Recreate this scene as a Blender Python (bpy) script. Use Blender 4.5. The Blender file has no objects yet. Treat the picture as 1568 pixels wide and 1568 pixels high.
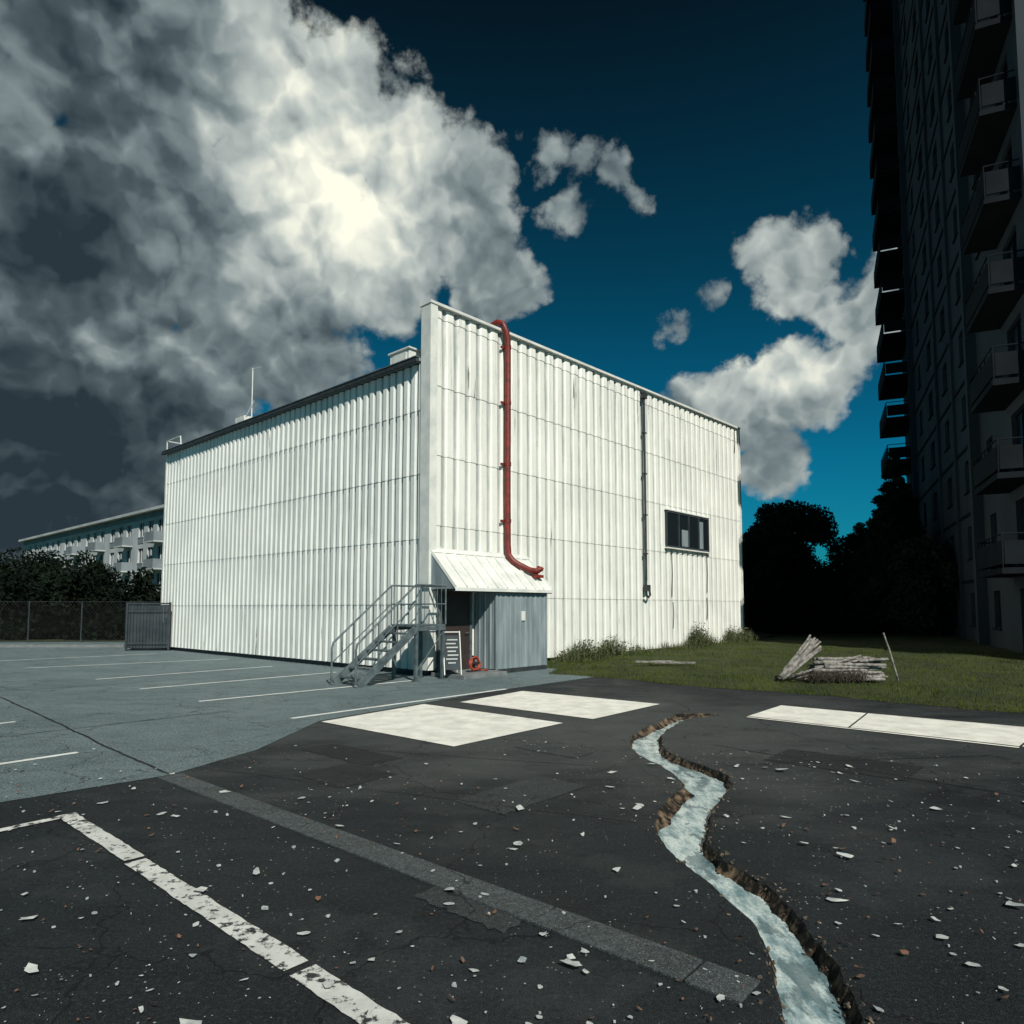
import bpy, math, random
import numpy as np
from mathutils import Vector, Matrix
random.seed(7); rng=np.random.default_rng(7)
scene=bpy.context.scene
C=bpy.context.collection
# ------------------------------------------------------------------ helpers
def N(nt,t,ins=None,**props):
    n=nt.nodes.new(t)
    for k,v in props.items(): setattr(n,k,v)
    if ins:
        for k,v in ins.items():
            s=n.inputs[k]
            if isinstance(v,bpy.types.NodeSocket): nt.links.new(v,s)
            else: s.default_value=v
    return n
def M(nt,op,a,b=None,c=None,clamp=False):
    ins={0:a}
    if b is not None: ins[1]=b
    if c is not None: ins[2]=c
    return N(nt,'ShaderNodeMath',ins,operation=op,use_clamp=clamp).outputs[0]
def VM(nt,op,a,b=None,out=0,scale=None):
    ins={0:a}
    if b is not None: ins[1]=b
    n=N(nt,'ShaderNodeVectorMath',ins,operation=op)
    if scale is not None:
        if isinstance(scale,bpy.types.NodeSocket): nt.links.new(scale,n.inputs['Scale'])
        else: n.inputs['Scale'].default_value=scale
    return n.outputs[out]
def MR(nt,v,a,b,c=0.,d=1.,smooth=False):
    return N(nt,'ShaderNodeMapRange',{0:v,1:a,2:b,3:c,4:d},interpolation_type='SMOOTHSTEP' if smooth else 'LINEAR').outputs[0]
def MIX(nt,f,a,b):
    def c(v): return v if isinstance(v,bpy.types.NodeSocket) else tuple(v)+(1,) if len(v)==3 else v
    return N(nt,'ShaderNodeMixRGB',{0:f,1:c(a),2:c(b)}).outputs[0]
def NOISE(nt,vec,scale,detail=6,rough=.55,out=0):
    return N(nt,'ShaderNodeTexNoise',{'Vector':vec,'Scale':scale,'Detail':detail,'Roughness':rough}).outputs[out]
def newmat(name,spec=None):
    m=bpy.data.materials.new(name); m.use_nodes=True
    nt=m.node_tree; nt.nodes.clear()
    o=N(nt,'ShaderNodeOutputMaterial'); b=N(nt,'ShaderNodeBsdfPrincipled')
    if spec is not None: b.inputs['Specular IOR Level'].default_value=spec
    nt.links.new(b.outputs[0],o.inputs[0])
    co=N(nt,'ShaderNodeTexCoord').outputs['Object']
    return m,nt,b,co
def setb(nt,b,color=None,rough=None,metal=None,height=None,bump=.3,dist=.01):
    for k,v in (('Base Color',color),('Roughness',rough),('Metallic',metal)):
        if v is None: continue
        if isinstance(v,bpy.types.NodeSocket): nt.links.new(v,b.inputs[k])
        else: b.inputs[k].default_value=(tuple(v)+(1,)) if k=='Base Color' else v
    if height is not None:
        bn=N(nt,'ShaderNodeBump',{'Height':height,'Strength':bump,'Distance':dist})
        nt.links.new(bn.outputs[0],b.inputs['Normal'])
def surf(name,c1,c2,scale=3,rough=.7,metal=0,bump=.2,bscale=40,lo=.35,hi=.65,stretch=(1,1,1),dist=.01,spec=None):
    m,nt,b,co=newmat(name,spec)
    v=VM(nt,'MULTIPLY',co,stretch)
    f=MR(nt,NOISE(nt,v,scale,5),lo,hi)
    setb(nt,b,MIX(nt,f,c1,c2),rough,metal,NOISE(nt,co,bscale,3),bump,dist)
    return m
class MB:
    def __init__(s): s.v=[]; s.f=[]
    def box(s,x0,x1,y0,y1,z0,z1):
        i=len(s.v)
        s.v+=[(x0,y0,z0),(x1,y0,z0),(x1,y1,z0),(x0,y1,z0),(x0,y0,z1),(x1,y0,z1),(x1,y1,z1),(x0,y1,z1)]
        s.f+=[tuple(i+k for k in q) for q in ((0,3,2,1),(4,5,6,7),(0,1,5,4),(1,2,6,5),(2,3,7,6),(3,0,4,7))]
    def obox(s,c,ax,ay,az):
        c,ax,ay,az=map(Vector,(c,ax,ay,az)); i=len(s.v)
        for z in(-1,1):
            for x,y in((-1,-1),(1,-1),(1,1),(-1,1)): s.v.append(tuple(c+ax*x+ay*y+az*z))
        s.f+=[tuple(i+k for k in q) for q in ((0,3,2,1),(4,5,6,7),(0,1,5,4),(1,2,6,5),(2,3,7,6),(3,0,4,7))]
    def quad(s,*p):
        i=len(s.v); s.v+=[tuple(q) for q in p]; s.f.append(tuple(range(i,i+len(p))))
    def tube(s,pts,r,n=8,cap=True):
        pts=[Vector(p) for p in pts]; rs=r if isinstance(r,(list,tuple)) else [r]*len(pts)
        i0=len(s.v); ref=None
        for k,p in enumerate(pts):
            d=(pts[min(k+1,len(pts)-1)]-pts[max(k-1,0)]).normalized()
            if ref is None:
                ref=Vector((0,0,1)) if abs(d.z)<.9 else Vector((1,0,0))
                ref=(ref-d*ref.dot(d)).normalized()
            else: ref=(ref-d*ref.dot(d)).normalized()
            b=d.cross(ref)
            for j in range(n):
                a=2*math.pi*j/n; s.v.append(tuple(p+(ref*math.cos(a)+b*math.sin(a))*rs[k]))
        for k in range(len(pts)-1):
            for j in range(n):
                a=i0+k*n+j; b_=i0+k*n+(j+1)%n
                s.f.append((a,b_,b_+n,a+n))
        if cap:
            s.f.append(tuple(i0+j for j in range(n))[::-1]); e=i0+(len(pts)-1)*n
            s.f.append(tuple(e+j for j in range(n)))
    def obj(s,name,mat,parent=None,smooth=False,bevel=0):
        me=bpy.data.meshes.new(name); me.from_pydata(s.v,[],s.f); me.update()
        o=bpy.data.objects.new(name,me); C.objects.link(o); me.materials.append(mat)
        if parent: o.parent=parent
        if smooth:
            me.polygons.foreach_set('use_smooth',[True]*len(me.polygons))
        if bevel:
            b=o.modifiers.new('bev','BEVEL'); b.width=bevel; b.segments=2; b.limit_method='ANGLE'
        return o
def empty(name,loc=(0,0,0),rot=0):
    e=bpy.data.objects.new(name,None); C.objects.link(e); e.location=loc; e.rotation_euler=(0,0,rot); return e
def poly(name,pts,z,mat,parent=None):
    m=MB(); m.quad(*[(p[0],p[1],z) for p in pts]); return m.obj(name,mat,parent)
# ------------------------------------------------------------------ world
SUN_AZ=math.atan2(.36,-.93); SUN_EL=math.radians(42)
w=bpy.data.worlds.new("World"); scene.world=w; w.use_nodes=True
w.cycles.sampling_method='MANUAL'; w.cycles.sample_map_resolution=256
nt=w.node_tree; nt.nodes.clear()
# cloud banks: (x/y slope, z/y slope, angular size)
BL=[(-.62,.86,.30),(-.43,.84,.17),(-.30,.68,.20),(-.175,.66,.16),(-.09,.6,.125),(-.04,.50,.095),(-.20,.53,.13),
(-.385,.505,.23),(-.604,.552,.32),(-.35,.38,.16),(-.60,.32,.30),(-.55,.20,.16),(-.70,.124,.18),(.05,.69,.055),(.10,.67,.05),(.15,.645,.05),(.18,.61,.045),(.08,.59,.045),
(.01,.476,.055),(.468,.552,.065),(.425,.505,.09),(.40,.455,.075),(.46,.46,.075),(.51,.43,.085),(.434,.352,.10),(.34,.29,.09),(.38,.215,.07),
(.30,.462,.030),(.245,.42,.028),(.56,.45,.085),(-1.1,.8,.45),(-1.1,.3,.4),(.27,.30,.05)]
D=VM(nt,'NORMALIZE',N(nt,'ShaderNodeTexCoord').outputs['Generated'])
wn=VM(nt,'SUBTRACT',NOISE(nt,D,7,4,.6,1),(.5,.5,.5))
v2=VM(nt,'ADD',D,VM(nt,'SCALE',wn,scale=.085))
f=None
for a,b_,r in BL:
    c=Vector((a,1,b_)); k=(c.length_squared)**.75; c.normalize(); r=r/k
    gn=min(1.9,r/.05+.1)
    d=VM(nt,'DISTANCE',v2,tuple(c),out=1)
    q=M(nt,'MULTIPLY_ADD',d,-gn/r,gn)
    f=q if f is None else M(nt,'MAXIMUM',f,q)
g=bpy.data.node_groups.new('cloud_puffs','ShaderNodeTree')
g.interface.new_socket('Vector',in_out='INPUT',socket_type='NodeSocketVector')
g.interface.new_socket('Puff',in_out='OUTPUT',socket_type='NodeSocketFloat')
gi=N(g,'NodeGroupInput'); go=N(g,'NodeGroupOutput'); vec=gi.outputs[0]
def vor(sc,am):
    d=N(g,'ShaderNodeTexVoronoi',{'Vector':vec,'Scale':sc}).outputs['Distance']
    return M(g,'MULTIPLY',M(g,'SUBTRACT',.42,M(g,'MULTIPLY',d,d)),am)
p_=M(g,'MULTIPLY',M(g,'SUBTRACT',NOISE(g,vec,7,3,.5),.5),1.8)
bb=M(g,'ADD',M(g,'ADD',vor(11,.62),vor(24,.36)),vor(52,.20))
g.links.new(M(g,'ADD',p_,M(g,'SUBTRACT',bb,.22)),go.inputs[0])
def puff(v):
    n=nt.nodes.new('ShaderNodeGroup'); n.node_tree=g; nt.links.new(v,n.inputs[0]); return n.outputs[0]
p0=puff(v2); p1=puff(VM(nt,'ADD',v2,(.006,0,.024)))
dn=M(nt,'ADD',M(nt,'ADD',f,p0),M(nt,'MULTIPLY',M(nt,'SUBTRACT',NOISE(nt,D,34,5,.68),.5),.95))
alpha=MR(nt,dn,.0,.48,smooth=True)
def glow(a,b_,r):
    c=Vector((a,1,b_)).normalized()
    return MR(nt,VM(nt,'DISTANCE',v2,tuple(c),out=1),0,r,1,0,smooth=True)
B=M(nt,'MULTIPLY_ADD',M(nt,'SUBTRACT',p0,p1),.56,.43)
B=M(nt,'ADD',B,M(nt,'MULTIPLY',MR(nt,dn,.1,.9,1,0),.10))
B=M(nt,'ADD',B,M(nt,'MULTIPLY',M(nt,'SUBTRACT',NOISE(nt,v2,4.5,4),.5),.60))
for gl_,am in((glow(-.26,.62,.22),.46),(glow(.43,.42,.22),.24),(glow(-.36,.84,.13),.26),(glow(-.17,.70,.12),.14),(glow(-.60,.44,.12),.24),(glow(-.45,.40,.12),.16),(glow(-.62,.36,.06),.15),
    (glow(-.68,.18,.36),-.46),(glow(-.69,.58,.13),-.36),(glow(-.44,.60,.085),-.28),(glow(-.75,.95,.24),-.20),(glow(.40,.24,.12),-.10),(glow(-.30,.42,.10),-.10)):
    B=M(nt,'MULTIPLY_ADD',gl_,am,B)
rp=N(nt,'ShaderNodeValToRGB',{0:B}); cr=rp.color_ramp
cr.elements[0].position=-.0; cr.elements[0].color=(.024,.038,.049,1)
cr.elements[1].position=1; cr.elements[1].color=(1.0,1.0,.84,1)
for p,c in((.25,(.075,.105,.12,1)),(.5,(.22,.27,.28,1)),(.75,(.52,.57,.54,1))):
    e=cr.elements.new(p); e.color=c
cl=VM(nt,'SCALE',rp.outputs[0],scale=10.)
sky=N(nt,'ShaderNodeTexSky',sky_type='NISHITA'); sky.sun_disc=False; sky.sun_elevation=SUN_EL; sky.sun_rotation=SUN_AZ
z=N(nt,'ShaderNodeSeparateXYZ',{0:D}).outputs[2]
r2=N(nt,'ShaderNodeValToRGB',{0:z}); cr=r2.color_ramp
cr.elements[0].position=0; cr.elements[0].color=(.02,.42,.56,1)
cr.elements[1].position=.7; cr.elements[1].color=(.02,.055,.055,1)
for p,c in((.2,(.01,.38,.49,1)),(.42,(.01,.23,.27,1))):
    e=cr.elements.new(p); e.color=c
skc=VM(nt,'MULTIPLY',sky.outputs[0],r2.outputs[0])
col=MIX(nt,alpha,skc,cl)
bg=N(nt,'ShaderNodeBackground',{0:col,1:.1}); wo=N(nt,'ShaderNodeOutputWorld'); nt.links.new(bg.outputs[0],wo.inputs[0])
# sun
sd=bpy.data.lights.new('sun','SUN'); sd.energy=4.6; sd.angle=math.radians(.5); sd.color=(1,.96,.87)
so=bpy.data.objects.new('sun',sd); C.objects.link(so)
tow=Vector((.36*math.cos(SUN_EL),-.93*math.cos(SUN_EL),math.sin(SUN_EL)))
so.rotation_euler=tow.to_track_quat('Z','Y').to_euler(); so.location=(10,-30,40)
# camera
cam=bpy.data.cameras.new('camera'); co_=bpy.data.objects.new('camera',cam); C.objects.link(co_)
cam.lens=24.107; cam.sensor_width=36; cam.shift_y=.0463; cam.clip_end=5000; cam.clip_start=.05
co_.location=(0,-.12,1.7); co_.rotation_euler=(math.radians(94),0,0); scene.camera=co_
scene.view_settings.view_transform='Standard'
# ------------------------------------------------------------------ materials
def asphalt(name,ca,cb,speck=.5,soil=False,haze_mottle=False):
    m,nt,b,co=newmat(name,.25 if soil else .35)
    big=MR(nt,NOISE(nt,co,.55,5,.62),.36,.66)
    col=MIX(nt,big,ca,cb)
    streak=MR(nt,NOISE(nt,VM(nt,'MULTIPLY',co,(1,2.2,1)),1.6,6,.65),.48,.68)
    col=MIX(nt,M(nt,'MULTIPLY',streak,.7),col,tuple(x*.5 for x in ca))
    if haze_mottle: # grazing-light haze painted as paler middle ground, plus random paler mottling
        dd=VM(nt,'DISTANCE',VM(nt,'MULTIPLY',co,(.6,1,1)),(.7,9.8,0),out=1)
        haze=MR(nt,M(nt,'ADD',dd,M(nt,'MULTIPLY',M(nt,'SUBTRACT',NOISE(nt,VM(nt,'MULTIPLY',co,(.7,1.3,1)),.9,6,.65),.5),9)),.8,4.9,1,0,True)
        col=MIX(nt,M(nt,'MULTIPLY',haze,.85),col,(.066,.073,.072))
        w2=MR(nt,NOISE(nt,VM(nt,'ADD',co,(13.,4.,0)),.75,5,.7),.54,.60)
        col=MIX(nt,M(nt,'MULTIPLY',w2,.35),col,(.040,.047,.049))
    mot=NOISE(nt,co,38,3,.7)
    col=MIX(nt,MR(nt,mot,.52,.72,0,.55),col,tuple(min(1,x*2.6) for x in cb))
    col=MIX(nt,MR(nt,mot,.46,.3,0,.7),col,tuple(x*.4 for x in ca))
    fine=NOISE(nt,co,140,2,.75)
    col=MIX(nt,MR(nt,fine,.54,.76,0,.65),col,tuple(min(1,x*5) for x in cb))
    col=MIX(nt,MR(nt,fine,.45,.3,0,.75),col,(.003,.004,.005))
    vo=N(nt,'ShaderNodeTexVoronoi',{'Vector':co,'Scale':30.})
    rad=N(nt,'ShaderNodeSeparateColor',{0:vo.outputs['Color']}).outputs[0]
    thr=MR(nt,rad,.66,1,0,.19)
    dist=M(nt,'ADD',vo.outputs['Distance'],M(nt,'MULTIPLY',M(nt,'SUBTRACT',NOISE(nt,co,90,1),.5),.35))
    sp=M(nt,'LESS_THAN',dist,thr)
    msk=MR(nt,NOISE(nt,co,.8,3),.42,.60)
    col=MIX(nt,M(nt,'MULTIPLY',M(nt,'MULTIPLY',sp,msk),speck),col,(.5,.55,.52))
    ck=N(nt,'ShaderNodeTexVoronoi',{'Vector':VM(nt,'ADD',co,VM(nt,'SCALE',NOISE(nt,co,1.5,4,.6,1),scale=.9)),'Scale':.45},feature='DISTANCE_TO_EDGE').outputs[0]
    ckm=MR(nt,ck,.0015,.005,1,0)
    col=MIX(nt,M(nt,'MULTIPLY',ckm,.7),col,(.003,.004,.005))
    if soil:
        zz=N(nt,'ShaderNodeSeparateXYZ',{0:co}).outputs[2]
        sm=MR(nt,M(nt,'ADD',zz,M(nt,'MULTIPLY',M(nt,'SUBTRACT',NOISE(nt,co,30,4),.5),.02)),-.004,-.02)
        so_=MIX(nt,MR(nt,NOISE(nt,co,9,7,.7),.46,.64),(.010,.009,.007),(.24,.17,.11))
        col=MIX(nt,sm,col,so_)
    h=M(nt,'ADD',fine,M(nt,'MULTIPLY',NOISE(nt,co,24,5,.7),.7))
    h=M(nt,'SUBTRACT',h,M(nt,'MULTIPLY',ckm,.8))
    setb(nt,b,col,MR(nt,NOISE(nt,co,1.1,4),.35,.65,.6,.92),0,h,.85,.009)
    return m
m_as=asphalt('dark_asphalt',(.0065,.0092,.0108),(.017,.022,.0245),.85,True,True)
m_patch=asphalt('asphalt_patch_new',(.008,.010,.011),(.014,.017,.018),.2)
m_patch2=asphalt('asphalt_patch_worn',(.020,.026,.028),(.034,.041,.042),.4)
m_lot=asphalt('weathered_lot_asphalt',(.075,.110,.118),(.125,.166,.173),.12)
m_strip=asphalt('concrete_strip',(.038,.048,.051),(.062,.074,.077),.2)
def paint(name,base,under,lo,hi):
    m,nt,b,co=newmat(name)
    n1=NOISE(nt,co,14,8,.72); n2=NOISE(nt,co,1.3,3)
    k=M(nt,'ADD',n1,M(nt,'MULTIPLY',M(nt,'SUBTRACT',n2,.5),.35))
    f=MR(nt,k,lo,hi)
    c=MIX(nt,MR(nt,NOISE(nt,co,3,7,.65),.38,.66),base,tuple(x*.72 for x in base))
    setb(nt,b,MIX(nt,f,under,c),.75,0,M(nt,'ADD',n1,NOISE(nt,co,150,2)),.5,.006)
    return m
m_line=paint('worn_white_line_paint',(.64,.67,.64),(.022,.027,.029),.41,.47)
m_line2=paint('lot_white_line_paint',(.76,.80,.78),(.11,.15,.16),.30,.36)
m_block=paint('white_block_paint',(.84,.84,.77),(.16,.17,.165),.26,.32)
def wallmat(name,base,dirt,axis,z0,course,gro):
    m,nt,b,co=newmat(name)
    s=VM(nt,'MULTIPLY',co,(5.5,5.5,.28))
    sp=N(nt,'ShaderNodeSeparateXYZ',{0:co}).outputs; zz=sp[2]
    st=NOISE(nt,s,1.6,6,.65)
    top=MR(nt,zz,5.5,9.6,0,.08); bot=MR(nt,zz,2.2,.2,0,.06)
    st=M(nt,'ADD',st,M(nt,'ADD',top,bot))
    c=MIX(nt,MR(nt,NOISE(nt,co,.7,4),.35,.7),base,tuple(x*.88 for x in base))
    rib_shade=MR(nt,sp[axis],-gro*.8,-gro*.2,0,1)
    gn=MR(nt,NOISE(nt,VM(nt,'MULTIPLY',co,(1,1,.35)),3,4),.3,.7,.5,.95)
    c=MIX(nt,M(nt,'MULTIPLY',rib_shade,gn),c,(.29,.32,.31))  # rib shade painted in as a darker tone towards the groove floors
    c=MIX(nt,M(nt,'MULTIPLY',MR(nt,st,.60,.80),dirt),c,(.16,.17,.15))
    c=MIX(nt,M(nt,'MULTIPLY',MR(nt,st,.70,.725),.85),c,(.06,.06,.055))
    rs=NOISE(nt,VM(nt,'MULTIPLY',co,(1,1,.5)),9,8,.8)
    c=MIX(nt,MR(nt,rs,.68,.71,0,.8),c,(.14,.10,.07))
    fr=M(nt,'FRACT',M(nt,'DIVIDE',M(nt,'SUBTRACT',zz,z0),course))
    lap=M(nt,'MULTIPLY',MR(nt,fr,.988,1,0,.3),MR(nt,NOISE(nt,co,7,3),.45,.58))
    c=MIX(nt,lap,c,(.12,.13,.12))
    setb(nt,b,c,MR(nt,NOISE(nt,co,3,3),.3,.7,.42,.62),0,NOISE(nt,VM(nt,'MULTIPLY',co,(1,1,.4)),6,4),.3,.03)
    return m
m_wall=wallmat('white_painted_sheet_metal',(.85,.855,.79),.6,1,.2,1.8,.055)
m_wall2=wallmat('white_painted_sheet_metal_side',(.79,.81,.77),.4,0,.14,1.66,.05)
m_trim=surf('white_trim_metal',(.78,.79,.74),(.60,.62,.59),2.5,.5)
m_dark=surf('dark_metal',(.02,.024,.027),(.04,.046,.05),5,.55)
m_grey=surf('grey_sheet_metal',(.17,.215,.23),(.27,.32,.34),2,.5,stretch=(3,3,.5))
m_gal=surf('galvanised_steel',(.08,.105,.115),(.16,.20,.21),7,.5,.3)
m_red=surf('rusty_red_pipe_paint',(.24,.024,.014),(.10,.018,.013),6,.5,bump=.3,bscale=25)
m_orange=surf('orange_red_rubber',(.42,.05,.02),(.25,.03,.015),6,.5)
m_door=surf('dark_door_paint',(.045,.03,.028),(.03,.022,.02),3,.5)
m_conc=surf('concrete',(.20,.22,.22),(.13,.145,.15),3,.85)
m_wood=surf('weathered_wood',(.32,.305,.28),(.09,.084,.075),11,.85,bump=.6,bscale=30)
m_bark=surf('bark',(.04,.032,.025),(.07,.055,.04),8,.9,bump=.8,bscale=15)
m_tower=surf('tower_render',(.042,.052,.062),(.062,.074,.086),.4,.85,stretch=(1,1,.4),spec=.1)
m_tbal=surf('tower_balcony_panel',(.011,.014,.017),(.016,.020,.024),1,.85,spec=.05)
m_slat=surf('dark_fence_slats',(.03,.04,.047),(.05,.062,.07),2,.7,spec=.2)
m_apt=surf('white_apartment_render',(.50,.54,.55),(.36,.40,.41),.5,.8,stretch=(1,1,.3))
m_aptg=surf('grey_apartment_panel',(.16,.19,.21),(.22,.26,.28),.5,.8)
m,nt,b,co=newmat('window_glass'); setb(nt,b,(.012,.018,.022),.08); m_glass=m
m,nt,b,co=newmat('tower_window_glass',.2); setb(nt,b,(.006,.009,.012),.35); m_glasst=m
m,nt,b,co=newmat('stream_water')
n=NOISE(nt,VM(nt,'MULTIPLY',co,(1.3,.45,1)),9,7,.7)
n3=NOISE(nt,VM(nt,'MULTIPLY',co,(1,.4,1)),5.,5,.65)
c=MIX(nt,MR(nt,n,.38,.6),(.17,.28,.31),(.62,.73,.72))  # milky water colour with the pale sky reflection painted in
c=MIX(nt,MR(nt,n3,.53,.58,0,.75),c,(.07,.13,.15))
setb(nt,b,c,MR(nt,n,.3,.7,.02,.12),0,M(nt,'ADD',n,M(nt,'MULTIPLY',NOISE(nt,co,45,3),.3)),.6,.03); m_water=m
def leafm(name,c1,c2,sc=1.2,spec=.3):
    m,nt,b,co=newmat(name,spec)
    f=MR(nt,M(nt,'ADD',M(nt,'MULTIPLY',NOISE(nt,co,sc,2),.6),M(nt,'MULTIPLY',NOISE(nt,co,sc*9,1),.4)),.38,.62)
    setb(nt,b,MIX(nt,f,c1,c2),.85); return m
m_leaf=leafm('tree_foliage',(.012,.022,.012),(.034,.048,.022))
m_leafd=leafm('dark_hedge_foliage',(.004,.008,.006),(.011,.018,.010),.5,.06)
m_weed=leafm('weed_foliage',(.04,.06,.025),(.11,.12,.05),3)
m,nt,b,co=newmat('lawn_grass')
f=MR(nt,NOISE(nt,co,.9,7,.65),.36,.66); c=MIX(nt,f,(.020,.033,.006),(.066,.084,.011))
c=MIX(nt,MR(nt,NOISE(nt,co,40,3,.7),.4,.62,0,.6),c,(.015,.022,.006)); setb(nt,b,c,.95,0,NOISE(nt,co,60,4,.7),1,.03); m_lawn=m
m_blade=leafm('grass_blades',(.022,.042,.006),(.082,.104,.013),1.2,.15)
# ------------------------------------------------------------------ ground with eroded channel
ch=np.array([(14,2.9,3.0),(11.3,2.88,2.98),(11.05,2.62,3.32),(10.8,2.50,3.20),(10.5,2.32,2.66),(9.81,1.90,2.28),(9.15,1.58,1.98),(8.5,1.46,1.82),(7.93,1.48,1.88),(7.44,1.62,2.08),(7.0,1.69,2.17),
(6.61,1.66,2.12),(6.26,1.47,1.96),(5.85,1.24,1.70),(5.41,1.13,1.54),(5.03,1.10,1.43),(4.70,1.12,1.42),(4.41,1.18,1.49),(4.15,1.25,1.57),(3.92,1.29,1.59),
(3.72,1.30,1.58),(3.43,1.27,1.57),(3.13,1.20,1.52),(2.93,1.14,1.46),(2.8,1.11,1.42),(2.3,1.0,1.3),(1.5,.8,1.12),(.5,.6,.9),(-1,.5,.7),(-2.5,.55,.6)])[::-1]
ys=np.arange(-2.4,11.6,.02)
def sm(a,k=13):
    ker=np.hanning(k+2)[1:-1]; ker/=ker.sum(); return np.convolve(np.pad(a,k//2,'edge'),ker,'valid')
def rag(n,amp):
    o=np.zeros(n)
    for k,am in((41,1.),(15,.7),(5,.4)): 
        r_=sm(rng.normal(0,1,n),k); o+=r_/r_.std()*am*amp*.5
    return o
xl=sm(np.interp(ys,ch[:,0],ch[:,1]))+rag(len(ys),.017); xr=sm(np.interp(ys,ch[:,0],ch[:,2]))+rag(len(ys),.024)
bankr=.03+.02*np.abs(rag(len(ys),1.)) ; bankl=.018+.012*np.abs(rag(len(ys),1.)); bankl=np.where((ys>5.6)&(ys<6.6),bankl+.10,bankl); bankl=sm(np.where((ys>9.4)&(ys<10.9),bankl+.08,bankl),9)
dep=np.clip(np.minimum((11.15-ys)/.35,(ys+2.2)/.5),0,1)
rows=[]
def row(y,a,b_,d,o1=.02,o2=.06):
    wd=b_-a; o1=min(o1,wd*.35); o2=min(o2,wd*.35)
    X=[-3000,-200,-30,-8,-3,a-.6,a-.15,a-.03,a,a+o1*.4,a+o1,a+o1+.02,a+wd*.45,b_-o2-.01,b_-o2*.9,b_-o2*.35,b_,b_+.03,b_+.15,b_+.6,6,12,40,200,3000]
    Z=[0]*7+[0,-.004*d,-.045*d,-.09*d,-.13*d,-.14*d,-.13*d,-.085*d,-.045*d,-.005*d,0]+[0]*7
    return [(x,y,zz) for x,zz in zip(X,Z)]
rows.append(row(-3000,.5,.7,0)); rows.append(row(-30,.5,.7,0))
for k,y in enumerate(ys): rows.append(row(y,xl[k],xr[k],dep[k],bankl[k]+rng.uniform(0,.012),bankr[k]+rng.uniform(0,.02)))
for y in(13,20,40,120,4000): rows.append(row(y,2.9,3.05,0))
nc=len(rows[0]); gm=MB(); gm.v=[p for r_ in rows for p in r_]
gm.f=[(i*nc+j,i*nc+j+1,(i+1)*nc+j+1,(i+1)*nc+j) for i in range(len(rows)-1) for j in range(nc-1)]
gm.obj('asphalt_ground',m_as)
wm=MB(); idx=[k for k in range(len(ys)) if dep[k]>.65]
for k in idx: wm.v+= [(xl[k]-.005+(xr[k]-xl[k]+.0)*t_,ys[k],-.082) for t_ in(0,.5,1)]
wm.f=[(i*3+j,i*3+j+1,i*3+j+4,i*3+j+3) for i in range(len(idx)-1) for j in(0,1)]
wm.obj('stream_water',m_water,smooth=True)
st=MB()
for _ in range(620):
    k=rng.integers(60,len(ys)-40); side=rng.random()<.4
    x=(xl[k]-abs(rng.normal(0,.04))) if side else (xr[k]+abs(rng.normal(0,.03)))
    if rng.random()<.5: x=xl[k]+.02 if side else xr[k]-rng.uniform(.01,.06)
    inside=xl[k]<x<xr[k]; s_=rng.uniform(.003,.011)*(1.6 if rng.random()<.08 else 1)
    a=rng.normal(0,1,(3,3)); q,_r=np.linalg.qr(a)
    st.obox((x,ys[k],(rng.uniform(-.08,-.02) if inside else s_*.3)),q[0]*s_,q[1]*s_*.7,q[2]*s_*.45)
st.obj('channel_gravel',surf('broken_asphalt_stone',(.02,.02,.02),(.17,.13,.09),30,.9))
# ------------------------------------------------------------------ sheets on the ground
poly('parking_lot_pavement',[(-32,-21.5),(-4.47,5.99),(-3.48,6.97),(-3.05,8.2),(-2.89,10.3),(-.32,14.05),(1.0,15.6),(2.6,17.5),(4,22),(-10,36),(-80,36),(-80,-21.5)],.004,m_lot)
def band(mb,p,q,wd,z=.008):
    p=Vector((p[0],p[1])); q=Vector((q[0],q[1])); d=(q-p).normalized(); n=Vector((-d.y,d.x))*wd/2
    L=(q-p).length; k=max(2,int(L/.06)); A=[];B_=[]
    for i in range(k+1):
        c=p+d*L*i/k; A.append(c+n*(1+random.uniform(-.08,.08))); B_.append(c-n*(1+random.uniform(-.08,.08)))
    for i in range(k): mb.quad((B_[i].x,B_[i].y,z),(B_[i+1].x,B_[i+1].y,z),(A[i+1].x,A[i+1].y,z),(A[i].x,A[i].y,z))
lm=MB()
for p,q in(((-13.6,19.2),(-9.3,22.6)),((-9.8,16.2),(-6.9,19.8)),((-7.74,14.28),(-4.6,18.0)),((-5.65,12.4),(-2.3,15.94)),((-3.37,10.5),(-.12,14.28)),
    ((-5.55,7.44),(-5.08,8.04)),((-7.6,9.9),(-7.37,10.2)),((-17,21),(-13,25.2))):
    a=Vector(p);b2=Vector(q)
    if a.x<-5.0 and b2.y<10.5: a=a-(b2-a).normalized()*2.5
    band(lm,a,b2,.1,.009)
lm.obj('parking_bay_lines',m_line2)
fm=MB(); band(fm,(-3.66,5.64),(-2.55,4.644),.13,.008); band(fm,(-2.52,4.60),(-1.02,3.253),.135,.008); band(fm,(-.98,3.215),(.9,1.53),.135,.008); band(fm,(-4.9,3.9),(-3.6,5.63),.085,.0085)
fm.obj('foreground_bay_line',m_line)
bm_=MB()
bm_.quad((-2.83,10.2,.009),(-.71,8.38,.009),(.75,10.08,.009),(-1.54,12.06,.009)); bm_.quad((-.93,12.31,.009),(1.23,10.44,.009),(2.60,12.06,.009),(.21,13.95,.009))
bm_.quad((3.68,10.72,.009),(4.75,9.72,.009),(5.68,11.02,.009),(4.66,11.9,.009)); bm_.quad((4.77,9.70,.009),(6.2,8.40,.009),(7.42,9.62,.009),(5.70,11.0,.009)); bm_.quad((6.22,8.38,.009),(8.2,6.6,.009),(9.4,7.9,.009),(7.44,9.60,.009))
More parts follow.
